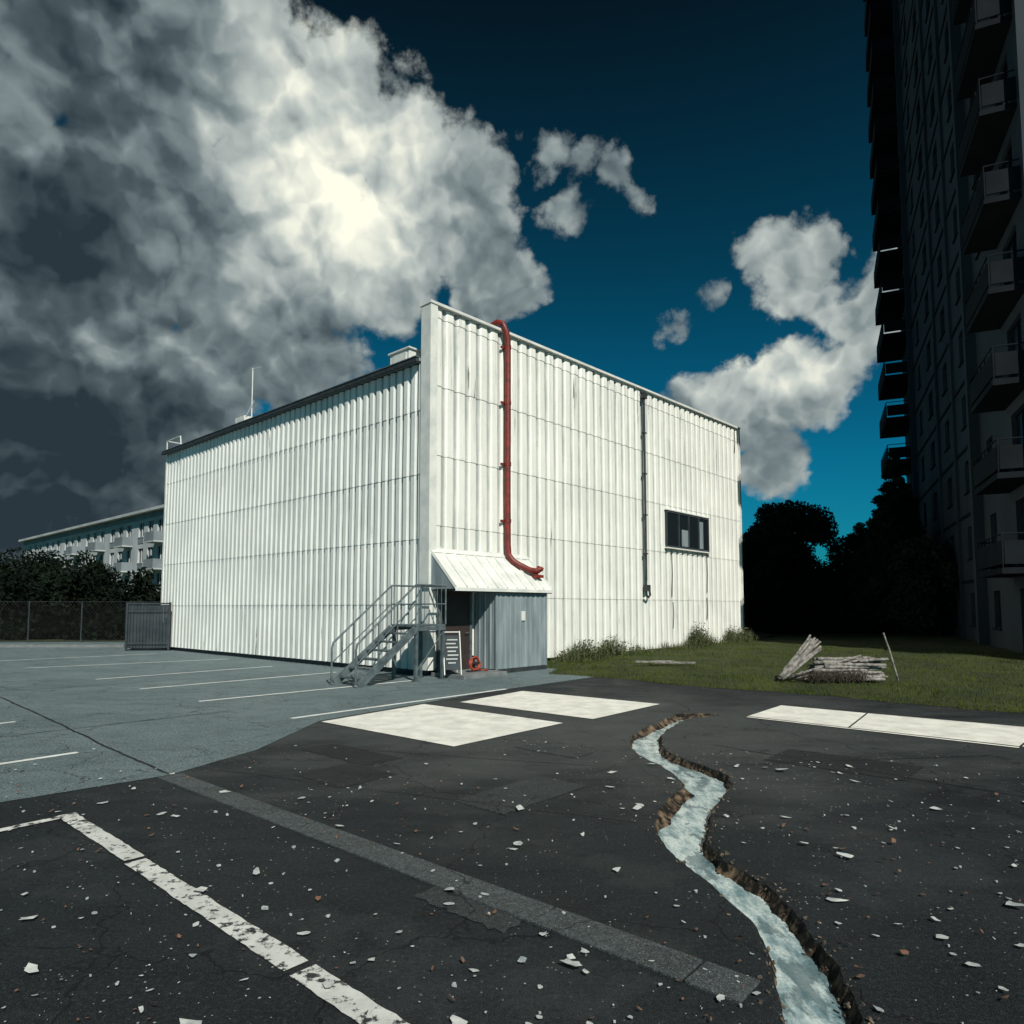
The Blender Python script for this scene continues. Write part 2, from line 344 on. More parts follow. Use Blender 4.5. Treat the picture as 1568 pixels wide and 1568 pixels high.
bm_.quad((3.62,10.62,.009),(3.66,10.67,.009),(6.16,8.35,.009),(6.12,8.29,.009))
bm_.obj('painted_pavement_blocks',m_block)
sm_=MB(); p=Vector((-3.46,6.94)); q=Vector((1.06,3.03)); d=(q-p).normalized(); n=Vector((-d.y,d.x)); L=(q-p).length; t=0
while t<L-.1:
    l=min(random.choice((.9,1.2,.75)),L-t); c=p+d*(t+l/2)
    sm_.obox((c.x,c.y,.0),(d.x*(l/2-.008),d.y*(l/2-.008),0),(n.x*.115,n.y*.115,0),(0,0,.012)); t+=l
sm_.obj('concrete_drain_strip',m_strip,bevel=.004)
PZ_=[.0032]
def patch(c,L,W,ang,mat):
    a=math.radians(ang); d=Vector((math.cos(a),math.sin(a)))*L/2; n=Vector((-math.sin(a),math.cos(a)))*W/2; c=Vector(c)
    P=[c-d-n,c+d-n,c+d+n,c-d+n]; pts=[]
    for i in range(4):
        A=P[i];B_=P[(i+1)%4]; kk=int((B_-A).length/.03)
        for k in range(kk):
            u=A.lerp(B_,k/kk); pts.append((u.x+random.uniform(-.016,.016),u.y+random.uniform(-.016,.016)))
    poly('asphalt_repair_patch',pts,PZ_[0],mat); PZ_[0]+=.0004
patch((-1.9,8.0),1.3,.5,-41,m_patch); patch((-1.7,7.0),.8,.7,-41,m_patch)
patch((.1,6.3),1.2,.6,49,m_patch2); patch((-.2,3.95),.7,.35,-41,m_patch2)
patch((3.6,7.5),1.4,.8,-41,m_patch); patch((.5,8.2),.9,.4,-41,m_patch2)
cm=MB()
def wig(p,q,wd,z=.0068):
    p=Vector(p);q=Vector(q);d=(q-p);L=d.length;d.normalize();n=Vector((-d.y,d.x));k=int(L/.06);o=0;P=[]
    for i in range(k+1):
        o=o*.93+random.uniform(-.008,.008); P.append(p+d*L*i/k+n*o)
    for i in range(k):
        a,b2=P[i],P[i+1]; w1=wd*random.uniform(.6,1)/2
        cm.quad((a.x-n.x*w1,a.y-n.y*w1,z),(b2.x-n.x*w1,b2.y-n.y*w1,z),(b2.x+n.x*w1,b2.y+n.y*w1,z),(a.x+n.x*w1,a.y+n.y*w1,z))
wig((2.5,8.5),(6.2,4.4),.02); wig((-10.5,13.8),(-3.5,7.0),.04,.0075); wig((-3.1,7.2),(1.0,5.45),.012,.0072); wig((2.3,7.4),(5.5,7.9),.015); wig((-3.0,8.6),(.8,7.4),.015)
wig((-14,17.2),(-10.5,13.8),.04,.0078); wig((-9,6.5),(-4.6,11.3),.025,.0078); wig((3.1,11.0),(8.4,10.6),.015,.0072); wig((-12,12.2),(-7.5,16.5),.025,.0079)
cm.obj('tar_joints',surf('tar',(.004,.005,.006),(.01,.011,.012),8,.6))
# ------------------------------------------------------------------ debris
def chips(name,n,mat,smin,smax,region,thick=.0015,curl=0,k0=5,pw=3.5):
    mb=MB()
    cx=rng.uniform(region[0],region[1],14); cy=rng.uniform(region[2],region[3],14)
    for _ in range(n):
        y=region[2]+(region[3]-region[2])*rng.random()**1.3; x=rng.uniform(region[0],region[1])*(y+1)/5
        if rng.random()<.45:
            k=rng.integers(0,14); x=cx[k]+rng.normal(0,.35); y=max(region[2],cy[k]+rng.normal(0,.35))
        if y<11.3 and np.interp(y,ys,xl)-.06<x<np.interp(y,ys,xr)+.06: continue
        s_=smin+(smax-smin)*rng.random()**pw; k=rng.integers(k0,k0+5); a0=rng.uniform(0,6.28); asp=rng.uniform(.3,1)
        tx,ty=rng.normal(0,curl,2); P=[]
        for j in range(k):
            a=6.283*j/k+rng.uniform(-.4,.4); r_=s_*rng.uniform(.45,1.1)
            X=math.cos(a)*r_;Y=math.sin(a)*r_*asp
            zz=.014+abs(tx)*X+abs(ty)*Y+(abs(tx)+abs(ty))*s_+curl*.6*(X*X)/s_
            P.append((x+X*math.cos(a0)-Y*math.sin(a0),y+X*math.sin(a0)+Y*math.cos(a0),zz))
        i=len(mb.v); cz=sum(q[2] for q in P)/k
        mb.v+=[(a,b2,z_-thick) for a,b2,z_ in P]+[(a,b2,z_) for a,b2,z_ in P]+[(x,y,cz)]
        for j in range(k): mb.f+=[(i+j,i+(j+1)%k,i+k+(j+1)%k,i+k+j),(i+k+j,i+k+(j+1)%k,i+2*k)]
    return mb.obj(name,mat)
m_chip=surf('pale_paint_flake',(.54,.58,.56),(.22,.26,.27),14,.8)
R_=(-4.4,4.4,2.3,8.5)
chips('scattered_paint_flakes',1400,m_chip,.003,.030,R_,.0015,.10)
chips('scattered_paper_scraps',75,surf('paper_scrap',(.62,.65,.62),(.30,.34,.35),12,.8),.03,.075,(-4,3.4,2.5,7.6),.001,.07,6,1.4)
chips('scattered_plaster_chunks',90,m_chip,.008,.03,(-3.6,3.3,2.5,7.5),.009,.10)
chips('fallen_leaves',380,surf('dry_leaf',(.19,.09,.05),(.09,.06,.045),30,.8),.010,.034,(-4.2,4.2,2.3,8),.001,.3)
# ------------------------------------------------------------------ warehouse
ROT=math.atan2(.7425,.67); W0=(-2.09,17,0)
wh=empty('metal_warehouse',W0,ROT)
LX,LY=18.43,16.4
def cap(x): return 9.47+.018*x
def corr(name,axis,L,pitch,ztop,mat,depth,start,z0,course):
    mb=MB(); prof=[(0,0),(.12,0),(.30,1),(.78,1)]; cols=[]
    x=start
    while x<L-1e-6:
        jit=random.uniform(-.003,.003)
        for fx,fd in prof:
            xx=x+fx*pitch
            if xx<=L: cols.append((xx,depth*fd+jit))
        x+=pitch
    cols.append((L,0))
    dz=lambda xx,z:.006*math.sin(xx*1.7+z*1.1)+.004*math.sin(xx*.6-z*2.3)
    zb=z0
    while zb<11:
        top=lambda xx: min(zb+course,ztop(xx))
        if zb>=ztop(0)-.02 and zb>=ztop(L)-.02: break
        i=len(mb.v); j0=random.uniform(-.004,.004)
        for kx,(xx,dd) in enumerate(cols):
            zt=max(top(xx),zb+.001)
            for zz,lip in((zb-.03 if zb>z0 else zb,.014),(zb+.25*(zt-zb),.011),(zb+.6*(zt-zb),.006),(zt,0)):
                o=dd+lip+dz(xx,zz)
                mb.v.append((xx+j0,-o,zz) if axis=='x' else (-o,xx+j0,zz))
        for kx in range(len(cols)-1):
            for r_ in range(3):
                a=i+kx*4+r_; mb.f.append((a,a+4,a+5,a+1))
        zb+=course
    return mb.obj(name,mat,wh)
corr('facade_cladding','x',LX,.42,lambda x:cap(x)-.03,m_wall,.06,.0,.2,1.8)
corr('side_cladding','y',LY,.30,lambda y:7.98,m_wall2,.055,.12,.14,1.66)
mb=MB(); mb.box(.12,LX-.1,.12,LY-.1,0,7.9); mb.box(.1,LX-.05,.06,.22,.3,9.4); mb.obj('core_walls',m_trim,wh)
mb=MB(); mb.box(.02,LX,.02,LY,0,.22); mb.obj('plinth',m_dark,wh)
mb=MB()
mb.v=[(-.12,-.15,cap(0)-.02),(LX+.05,-.15,cap(LX)-.02),(LX+.05,.30,cap(LX)-.02),(-.12,.30,cap(0)-.02),(-.12,-.15,cap(0)+.05),(LX+.05,-.15,cap(LX)+.05),(LX+.05,.30,cap(LX)+.05),(-.12,.30,cap(0)+.05)]
mb.f=[(0,3,2,1),(4,5,6,7),(0,1,5,4),(1,2,6,5),(2,3,7,6),(3,0,4,7)]
mb.box(-.10,.14,-.125,-.10,.15,cap(0)-.02); mb.box(-.10,-.075,-.10,.24,.15,cap(0)-.02); mb.box(LX-.1,LX+.03,-.125,.2,.15,cap(LX)-.02)
mb.box(-.09,.1,.215,.26,8.0,cap(0)-.02)
mb.obj('parapet_cap_and_trim',m_trim,wh)
mb=MB(); mb.box(-.14,LX-.02,.27,LY+.12,8.02,8.10); mb.obj('roof_deck',m_grey,wh)
mb=MB(); mb.box(-.24,-.145,.27,LY+.14,7.99,8.07); mb.obj('eave_gutter',m_dark,wh)
mb=MB(); mb.box(-.09,0,LY-.08,LY+.03,.15,7.98); mb.obj('far_corner_trim',m_trim,wh)
mb=MB(); mb.box(-.25,-.13,.27,LY+.14,8.103,8.13); mb.obj('eave_flashing',m_gal,wh)
mb=MB(); mb.box(-.08,.6,.75,1.55,8.1,8.48); mb.box(-.12,.64,.7,1.6,8.48,8.53); mb.box(-.1,-.08,.85,1.4,8.2,8.42); mb.box(.1,.4,1.7,2.1,8.1,8.3); mb.obj('rooftop_vent_unit',m_trim,wh,bevel=.02)
mb=MB(); mb.box(-.1,.4,9.7,10.35,8.13,8.40); mb.box(.05,.3,9.3,9.7,8.1,8.3); mb.tube([(.1,9.55,8.2),(.1,9.55,10.1)],.02); mb.tube([(.1,9.0,10.0),(.1,9.7,10.08)],.012,6); mb.tube([(.1,9.4,8.9),(-.1,9.8,8.15)],.01,5); mb.obj('roof_antenna_mast',m_trim,wh)
mb=MB(); mb.tube([(-.1,16.3,7.9),(-.1,16.3,8.55),(-.1,15.0,8.55),(-.1,14.9,8.1)],.024,6); mb.tube([(.5,16.3,8.1),(.5,16.3,8.55),(-.1,16.3,8.55)],.024,6); mb.obj('roof_guard_rail',m_trim,wh)
# window
x0,x1,z0,z1=11.65,15.15,3.97,5.37
mb=MB(); mb.box(x0,x1,-.15,-.02,z0,z0+.07); mb.box(x0,x1,-.15,-.02,z1-.07,z1); mb.box(x0,x0+.07,-.15,-.02,z0+.07,z1-.07); mb.box(x1-.07,x1,-.15,-.02,z0+.07,z1-.07)
for k,xx in enumerate((x0+.95,x0+1.75,x0+2.6)): mb.box(xx-.035,xx+.035,-.16,-.03,z0+.07,z1-.07)
mb.obj('window_frame',m_slat,wh)
mb=MB(); mb.box(x0+.05,x1-.05,-.128,-.03,z0+.05,z1-.05); mb.obj('window_glass',m_glass,wh)
mb=MB(); mb.box(x0+1.2,x0+1.72,-.132,-.1285,z0+.1,z0+.75); mb.box(x0+2.66,x0+3.0,-.132,-.1285,z0+.1,z0+1.2); mb.obj('window_blinds',m_grey,wh)
mb=MB(); mb.box(x0-.06,x1+.06,-.19,-.02,z0-.05,z0-.003); mb.box(x0-.05,x1+.05,-.18,-.02,z1+.003,z1+.04)
mb.obj('window_sill',m_trim,wh)
# awning
mb=MB(); AX0,AX1=-.03,3.68
def aw(x,y,h=0): return (x,y,3.22+y*1.02+h)
mb.quad(aw(AX0,-.02),aw(AX0,-1.02),aw(AX1,-1.02),aw(AX1,-.02)); mb.quad(aw(AX0,-.02,-.05),aw(AX1,-.02,-.05),aw(AX1,-1.02,-.05),aw(AX0,-1.02,-.05))
mb.quad(aw(AX0,-1.02),aw(AX0,-1.02,-.08),aw(AX1,-1.02,-.08),aw(AX1,-1.02)); mb.quad(aw(AX0,-.02),aw(AX0,-.02,-.05),aw(AX0,-1.02,-.05),aw(AX0,-1.02)); mb.quad(aw(AX1,-.02),aw(AX1,-1.02),aw(AX1,-1.02,-.05),aw(AX1,-.02,-.05))
for k in range(11):
    xx=AX0+.02+k*(AX1-AX0-.04)/10
    mb.obox(Vector(aw(xx,-.52,.018)),(.014,0,0),(0,.5,.51),(0,-.018,.018))
mb.obox(Vector(aw((AX0+AX1)/2,-.12,.02)),((AX1-AX0)/2,0,0),(0,.05,.051),(0,-.01,.01))
mb.obj('awning_sheet',m_trim,wh)
mb=MB(); mb.tube([aw(AX0+.06,-1.0,-.08),aw(AX0+.06,-.06,-.08)],.02,6); mb.box(AX0,AX1,-1.0,-.94,2.08,2.12); mb.tube([(AX0+.06,-.95,2.12),(AX0+.06,-.05,2.12)],.018,6); mb.obj('awning_frame',m_dark,wh)
mb=MB(); mb.quad((AX0+.01,-.03,3.15),(AX0+.01,-.03,2.15),(AX0+.01,-.95,2.15)); mb.obj('awning_side_gusset',m_grey,wh)
mb=MB(); BX0,BX1,BY=1.52,3.52,-.90
def ribs(mb,p0,p1,out,z0,z1,pitch=.2,dep=.02):
    p0=Vector(p0);p1=Vector(p1);out=Vector(out);L=(p1-p0).length;d=(p1-p0)/L;x=0;c=[]
    while x<L:
        for fx,fd in((0,0),(.6,0),(.7,1),(.9,1)):
            if x+fx*pitch<L: c.append((x+fx*pitch,fd*dep))
        x+=pitch
    c.append((L,0)); i=len(mb.v)
    for a,b2 in c:
        q=p0+d*a+out*b2; mb.v+=[(q.x,q.y,z0),(q.x,q.y,z1)]
    for k in range(len(c)-1): mb.f.append((i+2*k,i+2*k+2,i+2*k+3,i+2*k+1))
ribs(mb,(BX0,BY),(BX1,BY),(0,-1),.12,2.1); ribs(mb,(BX0,-.13),(BX0,BY),(-1,0),.12,2.1); ribs(mb,(BX1,BY),(BX1,-.13),(1,0),.12,2.1)
mb.box(BX0-.025,BX0+.03,BY-.025,BY+.02,.1,2.1); mb.box(BX1-.03,BX1+.025,BY-.025,BY+.02,.1,2.1)
mb.obj('porch_booth_cladding',m_grey,wh)
mb=MB(); mb.box(BX0+.03,BX1-.03,BY+.03,-.08,0,2.08); mb.box(BX0-.02,BX1+.02,BY-.02,BY+.03,0,.12); mb.obj('porch_booth_core',m_dark,wh)
mb=MB(); mb.box(BX0+.95,BX0+1.1,BY-.035,BY-.022,1.35,1.6); mb.obj('notice_plate',m_trim,wh)
mb=MB(); mb.box(.3,1.3,-.15,-.03,.1,2.12); mb.obj('entrance_door',m_door,wh)
mb=MB(); mb.box(.22,.3,-.17,-.03,.1,2.2); mb.box(1.3,1.38,-.17,-.03,.1,2.2); mb.box(.3,1.3,-.17,-.03,2.12,2.2); mb.tube([(1.2,-.16,1.05),(1.2,-.22,1.05),(1.08,-.22,1.05)],.012,6); mb.obj('entrance_door_frame',m_gal,wh)
mb=MB(); mb.box(.0,1.5,-1.3,-.13,.0,.10); mb.obj('porch_slab',m_conc,wh,bevel=.01)
# red pipe
P=[(2.47,.42,9.3),(2.47,.36,9.58),(2.48,.2,9.72),(2.50,.0,9.78),(2.53,-.18,9.70),(2.6,-.25,9.48),(2.66,-.25,9.2),(2.69,-.23,8.8),(2.70,-.22,7),(2.69,-.22,5),(2.70,-.22,3.45),(2.71,-.24,3.15),(2.77,-.36,2.97),(2.92,-.52,2.84),(3.12,-.66,2.73),(3.32,-.74,2.70),(3.42,-.76,2.76)]
PP=[]
for k in range(len(P)-1):
    a,b2=Vector(P[k]),Vector(P[k+1]); PP+= [a,a.lerp(b2,.5)]
PP.append(Vector(P[-1]))
mb=MB(); mb.tube(PP,.088,12); mb.obj('red_vent_pipe',m_red,wh,smooth=True)
mb=MB()
for zz in(9.05,7.45,5.7,4.1): mb.tube([(2.70,-.22,zz-.05),(2.70,-.22,zz+.05)],.10,12); mb.box(2.52,2.88,-.15,-.10,zz-.03,zz+.03)
mb.tube([(3.42,-.76,2.74),(3.45,-.77,2.82)],.105,12); mb.box(3.2,3.5,-.85,-.62,2.52,2.6); mb.obj('red_pipe_collars',m_red,wh)
mb=MB(); mb.tube([(9.95,-.16,9.5),(10.1,-.17,9.3),(10.1,-.17,2.7),(10.08,-.17,2.5),(10.18,-.24,2.3),(10.2,-.26,2.15),(10.12,-.24,2.05),(10.04,-.2,2.15)],.042,8)
mb.box(9.98,10.22,-.24,-.1,9.28,9.5); mb.box(10.0,10.24,-.26,-.1,2.28,2.5)
for zz in(8,6.5,5,3.6): mb.box(10.0,10.2,-.21,-.1,zz,zz+.04)
mb.obj('black_conduit',m_dark,wh)
mb=MB()
for xx,za,zb in((12.05,3.85,2.1),(14.95,3.85,2.3),(12.1,1.9,.9),(14.9,2.1,1.2),(17.9,9.6,8.6)):
    mb.tube([(xx,-.115,za),(xx+.03,-.12,(za+zb)/2),(xx-.02,-.115,zb)],.016,5)
mb.obj('hanging_cables',m_dark,wh)
# ------------------------------------------------------------------ staircase
stc=empty('metal_staircase',W0,ROT)
PX0,PX1,PY0,PY1,PZ=-1.06,-.14,-.80,.10,1.30
mb=MB(); mb.box(PX0,PX1,PY0,PY1,PZ-.05,PZ); mb.box(PX0,PX1,PY0-.01,PY0+.03,PZ-.14,PZ-.055); mb.box(PX0,PX1,PY1-.03,PY1+.01,PZ-.14,PZ-.055); mb.obj('platform',m_gal,stc)
mb=MB(); nst=7; run=.235
for k in range(1,nst):
    xx=PX0-(k-1)*run; zz=PZ-k*PZ/nst
    mb.box(xx-run-.02,xx,PY0+.04,PY1-.04,zz-.035,zz)
mb.obj('treads',m_gal,stc)
mb=MB(); EX=PX0-nst*run
for y in(PY0,PY1):
    a=Vector((PX0,y,PZ-.09)); b2=Vector((EX+.1,y,.03)); d=(b2-a)
    n=Vector((d.z,0,-d.x)).normalized()
    mb.obox((a+b2)/2,d/2,(0,.02,0),n*.085)
mb.box(EX,EX+.35,PY0-.03,PY0+.03,0,.03); mb.box(EX,EX+.35,PY1-.03,PY1+.03,0,.03)
mb.obj('stringers',m_gal,stc)
mb=MB(); r=.024
for y in(PY0,PY1):
    top=Vector((PX0,y,PZ+.92)); bot=Vector((EX+.05,y,.92))
    mb.tube([(PX1,y,PZ+.92),top,bot,(EX+.02,y,.80),(EX+.02,y,.05)],r,8)
    mb.tube([(PX1,y,PZ+.48),(PX0,y,PZ+.48),(EX+.05,y,.5)],.015,6)
    for t_ in(0,.33,.66): 
        q=top.lerp(bot,t_); mb.tube([q,(q.x,q.y,q.z-.95)],.017,6)
    mb.tube([(PX1,y,PZ),(PX1,y,PZ+.92)],.02,8)
mb.tube([(PX1,PY0,PZ+.92),(PX1,PY1,PZ+.92)],r,8); mb.tube([(PX1,PY0,PZ+.48),(PX1,PY1,PZ+.48)],.015,6)
for k in range(1,7): mb.tube([(PX0+k*.131,PY0,PZ),(PX0+k*.131,PY0,PZ+.92)],.009,5)
mb.obj('handrails',m_gal,stc)
mb=MB()
for x,y in((PX0+.05,PY0+.05),(PX0+.05,PY1-.05),(PX1-.05,PY0+.05),(PX1-.05,PY1-.05)):
    mb.box(x-.035,x+.035,y-.035,y+.035,.02,PZ-.055); mb.box(x-.08,x+.08,y-.08,y+.08,0,.02)
mb.tube([(PX0+.05,PY0+.05,.2),(PX1-.05,PY0+.05,1.1)],.014,6)
mb.obj('legs',m_gal,stc)
sb=empty('sandwich_board_sign',(-2.09+.67*.12+.7425*.72,17+.7425*.12-.67*.72,.10),ROT-.6)
mb=MB()
for s_ in(-1,1): mb.obox((0,s_*.17,.52),(.19,0,0),(0,s_*-.12,.40),(0,.012,.004))
mb.obj('panels',m_slat,sb,bevel=.004)
mb=MB()
for k in range(7):
    zz=.82-k*.09; w_=random.uniform(.06,.15); yy=-.17-(.52-zz)*.30
    mb.obox((random.uniform(-.03,.03),yy-.018,zz),(w_,0,0),(0,-.005,.016),(0,.002,0))
mb.obj('lettering_rows',m_trim,sb)
mb=MB()
for s_ in(-1,1):
    for x in(-.20,.20): mb.tube([(x,s_*.33,0),(x,s_*.0,1.02)],.016,6)
mb.tube([(-.20,0,1.0),(.20,0,1.0)],.015,6); mb.tube([(-.21,-.2,.3),(-.21,.2,.3)],.008,5); mb.obj('hinged_frame',m_trim,sb)
hr=empty('red_hose_coil',(-2.09+.67*.85+.7425*.8,17+.7425*.85-.67*.8,.10),ROT)
mb=MB()
for k in range(4):
    mb.tube([(.17*math.cos(a*.35)*(1-.06*k),.03*math.sin(k+a),.2+.17*math.sin(a*.35)*(1-.06*k)) for a in range(19)],.024,6)
mb.tube([(.15,0,.05),(.3,-.1,.03),(.42,-.05,.03)],.02,6); mb.obj('hose',m_orange,hr,smooth=True)
mb=MB(); mb.tube([(0,.08,.2),(0,-.08,.2)],.05,10); mb.box(-.2,.2,-.02,.1,0,.03); mb.box(-.02,.02,.04,.08,.03,.4); mb.obj('stand',m_dark,hr)
# ------------------------------------------------------------------ bin enclosure
en=empty('slatted_bin_enclosure',(-15.1,26.9,0),math.radians(3))
mb=MB()
for k in range(13): mb.box(k*.125,k*.125+.105,0,.03,.1,1.8)
for k in range(9): mb.box(-.03,0,.06+k*.125,.06+k*.125+.105,.1,1.8)
for k in range(13): mb.box(k*.125,k*.125+.105,1.25,1.28,.1,1.8)
mb.obj('slats',m_slat,en)
mb=MB(); 
for x,y in((-.03,-.03),(1.6,-.03),(-.03,1.25),(1.6,1.25)): mb.box(x,x+.07,y-.045,y+.025,0,1.9)
mb.box(0,1.6,-.04,-.005,.25,.33); mb.box(0,1.6,-.04,-.005,1.5,1.58); mb.box(-.0,1.66,-.045,.0,1.82,1.88); mb.obj('frame',m_slat,en)
# ------------------------------------------------------------------ chain link fence
fe=empty('chain_link_fence',(-60,30.5,0),math.atan2(3,42))
mb=MB(); L=44.5
x=0
while x<L: mb.tube([(x,0,0),(x,0,2.0)],.028,8); x+=2.45
mb.tube([(0,0,1.98),(L,0,1.98)],.008,6); mb.tube([(0,0,.08),(L,0,.08)],.006,5); mb.obj('posts_and_rails',m_slat,fe)
mb=MB(); x=0
while x<L:
    for s_ in(1,-1):
        a=Vector((x,0,.06 if s_>0 else 1.96)); b2=Vector((x+1.9,0,1.96 if s_>0 else .06))
        if b2.x<L: mb.tube([a,b2],.0015,3,False)
    x+=.16
mb.obj('wire_mesh',m_dark,fe)
mb=MB(); mb.box(-70,-16.5,29.2,29.35,0,.12); mb.obj('concrete_kerb',m_conc)
# ------------------------------------------------------------------ lawn
def edge(y):
    base=2.55+.10*math.sin(y*1.3)+.05*math.sin(y*4.1)
    if y>-1.9: base+=1.25*min(1,(y+1.9)/.7)
    return base
def lz(x,y):
    s_=max(0,x-edge(y)); return .002+.06*min(1,s_/.35)+.012*min(s_,30)+.018*math.sin(x*1.9+y*.7)*min(1,s_)+.012*math.sin(y*3.1-x)*min(1,s_)
mb=MB(); S=[0,.05,.12,.25,.4]+[.4+.3*k for k in range(1,60)]+[20,25,35,60,90]; Y=[.05-.15*k for k in range(110)]+[-18,-22,-30,-50,-80]
for y in Y:
    for s_ in S: x=edge(y)+s_+(random.uniform(-.03,.03) if s_<.3 else 0); mb.v.append((x,y,lz(x,y)))
ns=len(S); mb.f=[(i*ns+j+1,i*ns+j,(i+1)*ns+j,(i+1)*ns+j+1) for i in range(len(Y)-1) for j in range(ns-1)]
i=len(mb.v)
X2=[LX-.0,20,24,30,45,95]; Y2=[.05,4,8,14,20,30,60]
for y in Y2:
    for x in X2: mb.v.append((x,y,.26+.012*min(x-LX,15)))
for a in range(len(Y2)-1):
    for b2 in range(len(X2)-1):
        q=i+a*6+b2; mb.f.append((q,q+1,q+7,q+6))
lo_=mb.obj('lawn',m_lawn,None,True); lo_.location=W0; lo_.rotation_euler=(0,0,ROT)
poly('grass_verge',[(-90,31.5),(-16,34.2),(-8,42),(0,60),(-60,140),(-200,140)],.03,m_lawn)
def blades(name,pos,h,wd,mat,lean=.5,parent=None):
    mb=MB()
    for (x,y,z_),hh in zip(pos,h):
        a=rng.uniform(0,6.28); l=rng.uniform(0,lean)*hh; b2=rng.uniform(0,6.28); w_=wd*rng.uniform(.6,1.3)
        dx,dy=math.cos(a)*w_,math.sin(a)*w_; ex,ey=math.cos(b2)*l,math.sin(b2)*l
        i=len(mb.v); mb.v+=[(x-dx,y-dy,z_),(x+dx,y+dy,z_),(x+dx*.7+ex*.35,y+dy*.7+ey*.35,z_+hh*.6),(x-dx*.7+ex*.35,y-dy*.7+ey*.35,z_+hh*.6),(x+ex,y+ey,z_+hh)]
        mb.f+=[(i,i+1,i+2,i+3),(i+3,i+2,i+4)]
    return mb.obj(name,mat,parent)
pos=[];hh=[]
while len(pos)<42000:
    y=-16*rng.random()**1.1; s_=14*rng.random()**1.4; x=edge(y)+s_-.06
    pos.append((x,y,lz(x,y)-.005)); hh.append(rng.uniform(.03,.075)*(1.6 if math.sin(x*2.1)*math.sin(y*1.7)>.5 else 1))
gb=blades('grass_blades',pos,hh,.005,m_blade,.7,lo_)
pos=[];hh=[]
for (cx,sp,n_,H) in((6.0,.7,700,.75),(7.6,.6,600,.8),(5.2,.4,250,.5),(9.3,.5,200,.4),(11.3,.6,250,.4),(13.6,.55,700,.9),(14.6,.4,250,.55),(16.6,.45,350,.8),(17.8,.4,350,.7),(12.4,.5,200,.4)):
    for _ in range(n_):
        x=max(4.0,min(18.5,rng.normal(cx,sp))); y=-.16-abs(rng.normal(0,.28)); pos.append((x,y,lz(x,y))); hh.append(H*rng.uniform(.2,1)**1.3*math.exp(-((x-cx)/sp)**2*.35))
wd_=blades('wall_base_weeds',pos,hh,.008,m_weed,.9); wd_.location=W0; wd_.rotation_euler=(0,0,ROT)
def leaves(mb,cen,size):
    for c in np.asarray(cen):
        a=rng.normal(0,1,3); a/=np.linalg.norm(a); b2=np.cross(a,rng.normal(0,1,3)); b2/=np.linalg.norm(b2); s_=size*rng.uniform(.6,1.3)
        i=len(mb.v); mb.v+=[tuple(c-a*s_),tuple(c+b2*s_*.45),tuple(c+a*s_),tuple(c-b2*s_*.45)]; mb.f.append((i,i+1,i+2,i+3))
mb=MB(); cen=[]
for (cx,H,n_) in((6.1,.6,900),(7.5,.6,800),(13.6,.85,1300),(16.7,.65,600),(17.9,.6,600),(5.4,.35,300),(9,.3,200)):
    for _ in range(n_): x=rng.normal(cx,.42); y=-.2-abs(rng.normal(0,.22)); cen.append((x,y,lz(x,y)+H*rng.random()*math.exp(-((x-cx)/.5)**2*.4)*rng.uniform(.5,1.2)))
leaves(mb,cen,.042); mb.obj('weed_leaves',m_weed,wd_)
mb=MB()
for x,y,a,l in((6.3,15.9,-.1,.55),(6.0,16.3,.15,.4),(5.6,16.2,-.2,.3)): mb.obox((x-1.9,y+2.7,.21),(math.cos(a)*l,math.sin(a)*l,0),(-math.sin(a)*.07,math.cos(a)*.07,0),(0,0,.02))
mb.obj('discarded_planks',m_wood)
# ------------------------------------------------------------------ log pile
lp=empty('branch_log_pile',(7.2,15.1,.10))
mb=MB()
def log(a,b2,r0,r1,k=6,wv=.014):
    a=Vector(a);b2=Vector(b2);o=Vector((0,0,0));P=[]
    for i in range(k+1):
        o+=Vector((random.uniform(-wv,wv),random.uniform(-wv,wv),random.uniform(-wv*.7,wv*.7))); P.append(a.lerp(b2,i/k)+o)
    mb.tube(P,[(r0+(r1-r0)*i/k)*random.uniform(.92,1.08) for i in range(k+1)],8)
for layer,(cnt,) in enumerate(((9,),(8,),(7,),(6,),(5,),(3,))):
    for j in range(cnt):
        y=(j-(cnt-1)/2)*.095+random.uniform(-.02,.02); z_=.05+layer*.082+random.uniform(-.01,.015); x=-.72+layer*.05+random.uniform(-.18,.15); l=random.uniform(1.35,1.75)-layer*.06
        log((x,y-.08,z_),(x+l,y+random.uniform(-.06,.14),z_+random.uniform(-.03,.05)),random.uniform(.034,.05),random.uniform(.024,.036))
for k in range(10):
    log((-1.35+random.uniform(-.05,.1),-.25+random.uniform(-.1,.1)+k*.03,.05+k*.008),(-.42+random.uniform(-.10,.06),-.1+k*.04,.72+k*.028),random.uniform(.032,.045),random.uniform(.02,.03))
for k in range(4): log((-1.1,random.uniform(-.4,-.1),.05+.03*k),(.4,random.uniform(-.3,.0),.36+.06*k),.03,.02)
log((1.22,-.1,.0),(.98,.0,1.02),.024,.016)
mb.obj('logs',m_wood,lp,True)
mb=MB()
for k in range(360):
    x=random.uniform(-.9,.2); y=random.uniform(-.75,-.35); a=random.uniform(0,6.28); l=random.uniform(.1,.35)
    mb.tube([(x,y,random.uniform(0,.15)),(x+math.cos(a)*l*.5,y+math.sin(a)*l*.3,random.uniform(.05,.28)),(x+math.cos(a)*l,y+math.sin(a)*l*.5,random.uniform(0,.25))],.005,4,False)
mb.obj('twigs',m_bark,lp)
